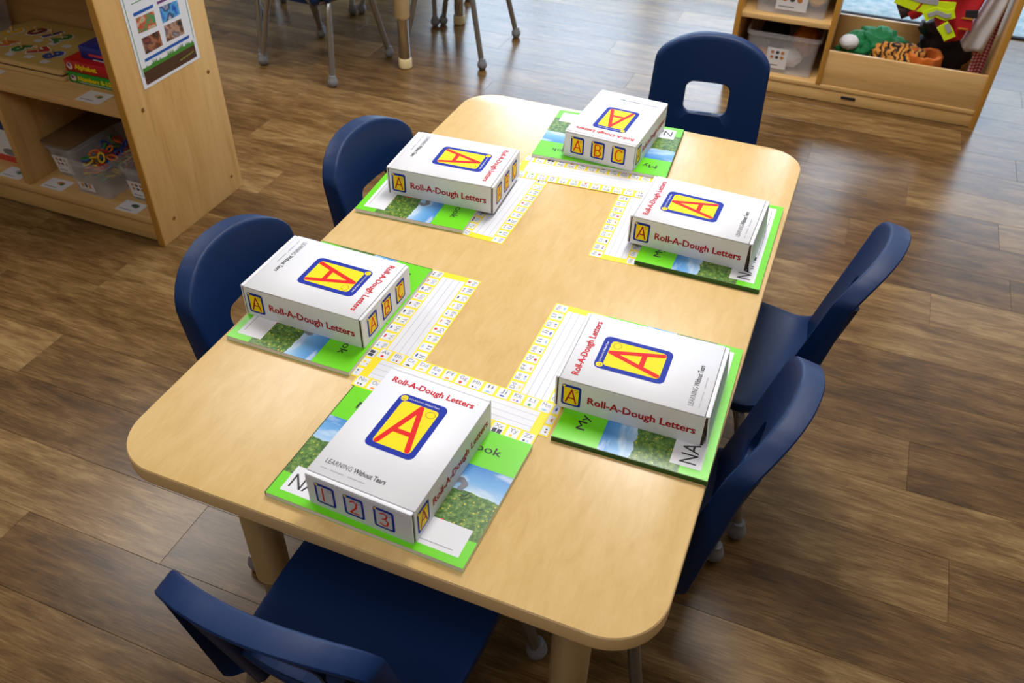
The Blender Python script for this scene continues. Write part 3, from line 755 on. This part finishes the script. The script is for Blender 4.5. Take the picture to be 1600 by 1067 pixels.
clear_bin('clear bin with a tan lid beside the shelf divider', -1.288, 1.225, BZ0, .112, .25, .105, 0, True, mat('tan translucent lid', (120, 96, 66), .35, alpha=.8), 0, .058, .062)
cblob('craft_scraps', 'mixed green and brown scraps inside the tan lidded bin', 'craft scraps', (-1.288, 1.225, BZ0+.045), (.038, .10, .038), pic_mat('scraps', [(60, 40, 24), (130, 80, 40), (50, 90, 50), (150, 60, 40)], 40), .2, 4, 3)
clear_bin('open clear bin full of coloured plastic links', -1.145, 1.165, BZ0, .150, .24, .112, 0, True, None, -.012, .055, .030)
clear_bin('clear bin with picture label half behind the shelf end panel', -.992, 1.195, BZ0, .105, .24, .108, 0, True, None, .0, .06, .058)
cblob('dark_toy_pile', 'dark toy pile inside the bin behind the shelf end panel', 'toys', (-.992, 1.195, BZ0+.045), (.036, .095, .036), mat('dark toys', (50, 46, 56), .6), .25, 5, 6)
# coloured links: each one its own ring
def ring_mesh(R0=.0105, r=.0028, n=12, k=6, sq=1.35):
    vs = []; fs = []
    for i in range(n):
        a = 2*math.pi*i/n
        for j in range(k):
            b = 2*math.pi*j/k; vs.append(((R0+r*math.cos(b))*math.cos(a)*sq, (R0+r*math.cos(b))*math.sin(a), r*math.sin(b)))
    for i in range(n):
        for j in range(k): fs.append((i*k+j, ((i+1) % n)*k+j, ((i+1) % n)*k+(j+1) % k, i*k+(j+1) % k))
    return mesh(vs, fs, True)
LC = dict(red=(200, 40, 36), yellow=(226, 190, 30), green=(60, 150, 60), blue=(40, 70, 160), orange=(224, 120, 30))
rmeshes = {}
for k, c in LC.items(): rmeshes[k] = ring_mesh(); rmeshes[k].materials.append(mat('link '+k, c, .35))
random.seed(21)
for i in range(64):
    k = list(LC)[i % 5]; lay = i // 22
    x = -1.145 + random.uniform(-.043, .043); y = 1.165 + random.uniform(-.085, .085)
    o = link('plastic_link', rmeshes[k], None, None, (x, y, BZ0+.042+lay*.022+random.uniform(0, .008)), (random.uniform(-.9, .9), random.uniform(-.9, .9), random.uniform(0, 6.3)))
    tag(o, '%s plastic link among those in the open clear bin' % k, 'link', '%s plastic links' % k)
# left bay and upper left
t = thing('book_box', 'blue and white picture box at the photo edge, bottom board', 'box', (-1.50, 1.22, BZ0))
link('carton', box(-.095, .105, -.11, .11, 0, .165, .001, 1), mat('blue picture carton', (22, 44, 96), .4), t)
f = Flat().rect(-.09, .06, .02, .11, M_lam); f.rect(-.09, .10, .0, .022, mat('coral stripe', (206, 70, 60), .5), .0001); f.rect(-.09, .10, .14, .165, M_grs, .0001); f.disc(.0, .035, .03, M_grey, .0002, .012)
link('front_print', fix_up(f.mesh()), None, t, (0, -.1106, 0), (R(90), 0, 0))
clear_bin('clear bin of purple toys in the upper left corner', -1.66, 1.285, MZ, .16, .15, .12, 0, True, None, .0, .07, .06)
cblob('purple_toy_pile', 'purple and maroon toys inside the upper left bin', 'toys', (-1.66, 1.285, MZ+.045), (.06, .055, .036), pic_mat('purple toys', [(50, 30, 60), (90, 50, 100), (110, 40, 40), (60, 50, 60)], 30), .25, 5, 8)

# ------------------------------------------------------------------ dress-up cabinet, far right
CX0, CX1, CY, CD = .362, 1.280, 2.781, .37
cb = thing('dress_up_cabinet', 'maple dress-up cabinet with toy bins and hanging costumes', 'cabinet', ((CX0+CX1)/2, CY+.18, 0)); CB = Vector(cb.location)
def cp(name, b, m, par=None, bev=.001): return part(name, b, m, par or cb, bev, CB)
CH = 1.16
for x in (CX0, CX1-.020):
    s_ = cp('side_panel', (x, x+.020, CY+.002, CY+CD, 0, CH), M_maple); cp('edge_trim', (x, x+.020, CY-.0006, CY+.0025, 0, CH), M_medge, s_, .0008)
dv = cp('divider', (.700, .718, CY+.004, CY+CD, .066, CH), M_maple); cp('edge_trim', (.700, .718, CY+.001, CY+.0045, .066, CH), M_medge, dv, .0006)
cp('bottom_board', (CX0+.02, CX1-.02, CY+.003, CY+CD, .050, .066), M_maplex)
kb = cp('kick_board', (CX0+.02, CX1-.02, CY+.006, CY+.020, .002, .050), M_maplex)
pl = P(1324, 157, y=CY+.006)
np_ = cp('name_plate', (pl.x-.026, pl.x+.026, CY+.003, CY+.0062, .024, .035), M_black, kb, .001)
for z in (.268, .50, .73): cp('shelf_board', (CX0+.02, .700, CY+.004, CY+CD-.01, z, z+.018), M_maplex)
cp('top_board', (CX0, CX1, CY, CY+CD, CH, CH+.02), M_maplex)
cp('back_panel', (CX0+.02, .700, CY+CD-.01, CY+CD, .066, CH), M_maplex)
cp('front_board', (.718, CX1-.020, CY+.006, CY+.020, .066, .193), M_maplex)
cp('back_board', (.718, CX1-.020, CY+CD-.014, CY+CD, .066, .212), M_maplex)
cp('hanging_rod', (.718, CX1-.020, CY+.085, CY+.11, 1.03, 1.055), M_chrome, None, .006)
clear_bin('clear bin with white picture label on the cabinet bottom board', .549, 2.955, .0665, .272, .30, .150, 0, True, None, -.010, .078, .082, 7)
clear_bin('clear bin of colourful toys on the cabinet second board', .549, 2.955, .2865, .272, .30, .150, 0, True, None, .0, .11, .075, 7)
cblob('plush_toy', 'orange plush inside the labelled cabinet bin', 'plush toy', (.62, 2.97, .150), (.045, .09, .05), mat('amber plush', (206, 130, 40), .9), .25, 4, 1)
cblob('plush_toy', 'white plush inside the labelled cabinet bin', 'plush toy', (.575, 2.875, .112), (.05, .035, .034), mat('white plush', (226, 222, 222), .9), .2, 4, 2)
cblob('dark_plush', 'dark plush at the back of the labelled cabinet bin', 'plush toy', (.50, 3.0, .16), (.05, .07, .05), M_dark, .2, 4, 5)
cblob('toy_food', 'orange play food at the left of the labelled cabinet bin', 'toy food', (.475, 2.885, .102), (.03, .03, .026), mat('orange toy', (226, 150, 80), .6), .2, 3, 4)
for i, (x, c, nm) in enumerate(((.47, (206, 90, 130), 'pink'), (.55, (60, 120, 90), 'green'), (.63, (230, 170, 60), 'orange'))):
    cblob('toy_cloth', '%s toy cloth inside the upper cabinet bin' % nm, 'cloth', (x, 2.94, .335), (.036, .08, .036), mat('cloth '+nm, c, .8), .2, 3, 10+i)

# costumes in the lower trough
M_grplush = mat('green velvet', (6, 116, 62), .75, bump=(60, .6)); M_org = mat('orange fur', (196, 100, 26), .95, bump=(400, 1.0))
def at(px, py, y): return P(px, py, y=y)
c = at(1333, 66, 2.93); cblob('green_hat', 'green velvet costume piece around a white ball', 'costume', (c.x+.018, 2.93, .165), (.060, .06, .055), M_grplush, .38, 3.2, 3)
c = at(1330, 58, 2.885); cblob('white_ball', 'white fluffy ball on green velvet in the trough', 'pom-pom', (c.x-.003, 2.875, .205), (.034, .03, .026), mat('white fluff', (222, 222, 226), .95), .08, 5, 2)
c = at(1376, 64, 2.95); cblob('green_costume', 'folded green velvet costume behind the tiger cloth', 'costume', (c.x, 2.96, .175), (.085, .08, .06), M_grplush, .40, 3.6, 7)
def tiger():
    m = NT('tiger print'); tc = m.n('TexCoord').outputs['Object']
    n = m.n('TexWave', {'Vector': tc, 'Scale': 14.0, 'Distortion': 9.0, 'Detail': 2.0, 'Detail Scale': 2.0}).outputs[1]
    return m.out(m.ramp(n, [(.22, lin(20, 14, 10)), (.34, lin(150, 86, 24)), (.7, lin(206, 140, 56))]), .9)
c = at(1408, 78, 2.87); cblob('tiger_costume', 'tiger striped costume lying in the trough', 'costume', (c.x, 2.875, .175), (.095, .06, .05), tiger(), .3, 3, 5)
def cuff(c, r0, r1, h):
    prof = [(r0*.8, 0), (r0, .01), (r0*1.04, h*.5), (r0, h*.9), (r0*.9, h), (r1*1.05, h*.98), (r1, h*.8), (r1*.9, h*.3)]
    me = lathe(prof, 48)
    for v in me.vertices:
        n = noise.noise(v.co*60); n += .8*noise.noise(v.co*140); v.co.x *= 1.0*(1+.13*n); v.co.y *= .75*(1+.13*n); v.co.z += .012*noise.noise(v.co*35)
    return me
c = at(1444, 92, 2.85); o = tag(link('fur_hat', cuff(None, .060, .038, .095), M_org, None, (c.x, 2.865, .125), (R(12), 0, 0)), 'orange furry open topped hat beside the tiger costume', 'costume hat')
c = at(1482, 68, 2.95); cblob('black_costume', 'black costume bundle below the red jacket', 'costume', (c.x, 3.02, .19), (.09, .07, .10), M_dark, .3, 3, 12)
c = at(1458, 52, 3.0); cblob('black_mask', 'black shiny mask above the orange hat', 'costume', (c.x, 3.02, .255), (.05, .05, .04), mat('black shiny', (16, 16, 24), .3), .2, 3, 15)
# hanging garments: folded sheets with real thickness, hung from hangers on the rod
def garment(pts_px, y, depth, seed, th=.012, fold=.02, nx=16, nz=18, hx=.9, hw=.12):
    """a draped closed shell through the quad of pixels (top-left, top-right, bottom-right, bottom-left), extended up to the rod"""
    tl, tr, br, bl = [at(px, py, y) for px, py in pts_px]; vs = []; fs = []; up = 10; t0 = Vector((hx-hw, y, .955)); t1 = Vector((hx+hw, y, .955)); nz += up
    for side in (0, 1):
        for j in range(nz+1):
            for i in range(nx+1):
                u, v = i/nx, max(0, j-up)/(nz-up); p = (tl*(1-u)+tr*u)*(1-v) + (bl*(1-u)+br*u)*v
                if j < up:
                    k = j/up; p = (t0*(1-u)+t1*u + Vector((0, 0, .05*math.sin(math.pi*u))))*(1-k) + p*k
                off = fold*math.sin(u*9+seed+v*1.5)*(.3+.7*v) + fold*.5*noise.noise(Vector((u*4, v*3, seed)))
                bul = depth*math.sin(math.pi*u)**.6 if 0 < u < 1 else 0
                p = Vector((min(p.x, 1.248), y + off + (th/2+bul*.5)*(1 if side else -1), p.z + .012*math.sin(u*7+seed)*v)); vs.append(p)
    n1 = (nx+1)*(nz+1)
    for j in range(nz):
        for i in range(nx):
            a = j*(nx+1)+i; fs.append((a, a+1, a+nx+2, a+nx+1)); fs.append((n1+a, n1+a+nx+1, n1+a+nx+2, n1+a+1))
    per = [i for i in range(nx+1)] + [j*(nx+1)+nx for j in range(1, nz+1)] + [nz*(nx+1)+i for i in range(nx-1, -1, -1)] + [j*(nx+1) for j in range(nz-1, 0, -1)]
    for a, b in zip(per, per[1:]+per[:1]): fs.append((a, b, n1+b, n1+a))
    return mesh(vs, fs, True), (tl, tr, br, bl)
def hanger(par, x, y, z):
    link('hanger', tube([(x-.07, y, z-.06), (x, y, z-.03), (x+.07, y, z-.06)], .006, 8, 3), M_chrome, par)
    link('hanger_hook', tube([(x, y, z-.03), (x, y, z+.02), (x+.012, y, z+.038), (x+.024, y, z+.02)], .003, 6, 4), M_chrome, par)
M_jred = mat('red costume cloth', (176, 14, 22), .8); M_hiv = mat('neon yellow tape', (206, 232, 12), .55); M_silv = mat('silver tape', (160, 160, 166), .4)
M_coat = mat('white costume cloth', (196, 190, 192), .85)
def gingham():
    m = NT('red gingham'); x = m.n('SeparateXYZ', {0: m.n('TexCoord').outputs['Object']})
    a = m.math('GREATER_THAN', m.math('FRACT', m.math('MULTIPLY', x.outputs[0], 85.0)), .5); b = m.math('GREATER_THAN', m.math('FRACT', m.math('MULTIPLY', x.outputs[2], 85.0)), .5)
    s = m.math('MULTIPLY', m.math('ADD', a, b), .5)
    return m.out(m.ramp(s, [(0, lin(226, 206, 206)), (.5, lin(196, 92, 104)), (1, lin(150, 16, 36))]), .85)
def strip_on(name, pts, y, m, par, wd, th=.004):     # a sewn-on tape following pixel points
    q = [at(px, py, y) for px, py in pts]; vs = []; fs = []
    for i, p in enumerate(q):
        t = (q[min(i+1, len(q)-1)] - q[max(i-1, 0)]).normalized(); n = Vector((-t.z, 0, t.x))*wd/2
        for dy in (0, -th): vs += [p+n+Vector((0, dy, 0)), p-n+Vector((0, dy, 0))]
    for i in range(len(q)-1):
        a = i*4; b = a+4; fs += [(a, a+1, b+1, b), (a+2, b+2, b+3, a+3), (a, b, b+2, a+2), (a+1, a+3, b+3, b+1)]
    fs += [(0, 2, 3, 1), (len(vs)-4, len(vs)-3, len(vs)-1, len(vs)-2)]
    return link(name, mesh(vs, fs), m, par)
j = thing('firefighter_jacket', 'red firefighter costume jacket with neon yellow and silver tape', 'jacket')
me, cr = garment([(1425, -60), (1575, -60), (1500, 64), (1464, 54)], 2.85, .035, 1.0, hx=.90, hw=.13); link('jacket_body', me, M_jred, j)
sl = [at(1440, -45, 2.91), at(1420, 0, 2.91), at(1438, 22, 2.91)]
link('sleeve', tube([at(1470, -60, 2.87), at(1455, -20, 2.855), at(1432, 10, 2.845), at(1418, 20, 2.84)], [.055, .030], 12, 4), M_jred, j)
link('cuff', tube([at(1422, 10, 2.84), at(1404, 18, 2.835)], [.030, .028], 12, 0), mat('brown glove', (44, 26, 24), .8), j)
ys = 2.812
a1 = strip_on('neon_tape', [(1402, -6), (1432, 6), (1462, 12), (1492, 14)], ys, M_hiv, j, .045); strip_on('silver_tape', [(1410, -10), (1440, 0), (1466, 4)], ys-.004, M_silv, a1, .018, .002)
a2 = strip_on('neon_tape', [(1444, 26), (1462, 18), (1478, 24), (1492, 20)], ys-.002, M_hiv, j, .034); strip_on('silver_tape', [(1450, 24), (1464, 19), (1478, 25), (1486, 24)], ys-.007, M_silv, a2, .014, .002)
a3 = strip_on('neon_tape', [(1472, 38), (1480, 50), (1484, 60)], ys-.003, M_hiv, j, .038); strip_on('silver_tape', [(1479, 38), (1484, 50)], ys-.008, M_silv, a3, .016, .002)
strip_on('pocket', [(1508, 22), (1528, 22)], ys, mat('black webbing', (24, 22, 26), .8), j, .026, .006)
bd = strip_on('badge', [(1497, 38), (1519, 38)], ys-.001, M_jred, j, .040, .005); strip_on('badge_border', [(1497, 44), (1512, 46)], ys-.007, mat('gold thread', (190, 120, 30), .6), bd, .005, .002); strip_on('badge_border', [(1503, 28), (1520, 30)], ys-.007, mat('gold thread', (190, 120, 30), .6), bd, .005, .002)
hanger(j, .90, 2.85, 1.03)
g = thing('white_coat', 'white costume coat hanging beside the red jacket', 'coat')
me, cr = garment([(1580, -60), (1608, -60), (1533, 86), (1499, 68)], 2.865, .02, 2.2, fold=.012, hx=1.10, hw=.07); link('coat_body', me, M_coat, g); hanger(g, 1.10, 2.865, 1.03)
g = thing('gingham_dress', 'red and white gingham dress at the cabinet right end', 'dress')
me, cr = garment([(1560, -40), (1597, -40), (1554, 118), (1510, 114)], 2.905, .012, 3.1, fold=.010, hx=1.17, hw=.05); link('dress_body', me, gingham(), g); hanger(g, 1.17, 2.905, 1.03)

# rug behind the cabinet
m = NT('pale blue rug'); n = m.n('TexNoise', {'Vector': m.n('TexCoord').outputs['Object'], 'Scale': 22.0, 'Detail': 5.0, 'Roughness': .7}).outputs[0]
M_rug = m.out(m.ramp(n, [(.35, lin(150, 190, 210)), (.5, lin(190, 216, 230)), (.65, lin(222, 234, 242))]), .95)
t = thing('rug', 'pale blue mottled rug on the floor behind the cabinet', 'rug', (1.2, 4.75, 0))
link('pile', slab(rrect(2.6, 1.9, .03, 3), .0005, .010, .002), M_rug, t)
link('border', slab(rrect(2.64, 1.94, .04, 3), .0003, .008, .002), mat('rug binding', (50, 54, 66), .9), t)

# ------------------------------------------------------------------ second table with its chairs
table('second maple activity table in the background with chairs', (-1.328, 2.67, 0), R(90))
G2 = 'navy chairs around the background table'
place_chair(-1.155, 2.34, -10, 'navy chair on the near side of the background table, right one', G2)
place_chair(-1.535, 2.44, -11, 'navy chair on the near side of the background table, beside the shelf', G2)
place_chair(-.725, 2.705, 90, 'navy chair at the right end of the background table', G2)
place_chair(-1.105, 3.03, 180, 'navy chair on the far side of the background table, right one', G2)
place_chair(-1.50, 3.00, 180, 'navy chair on the far side of the background table, left one', G2)
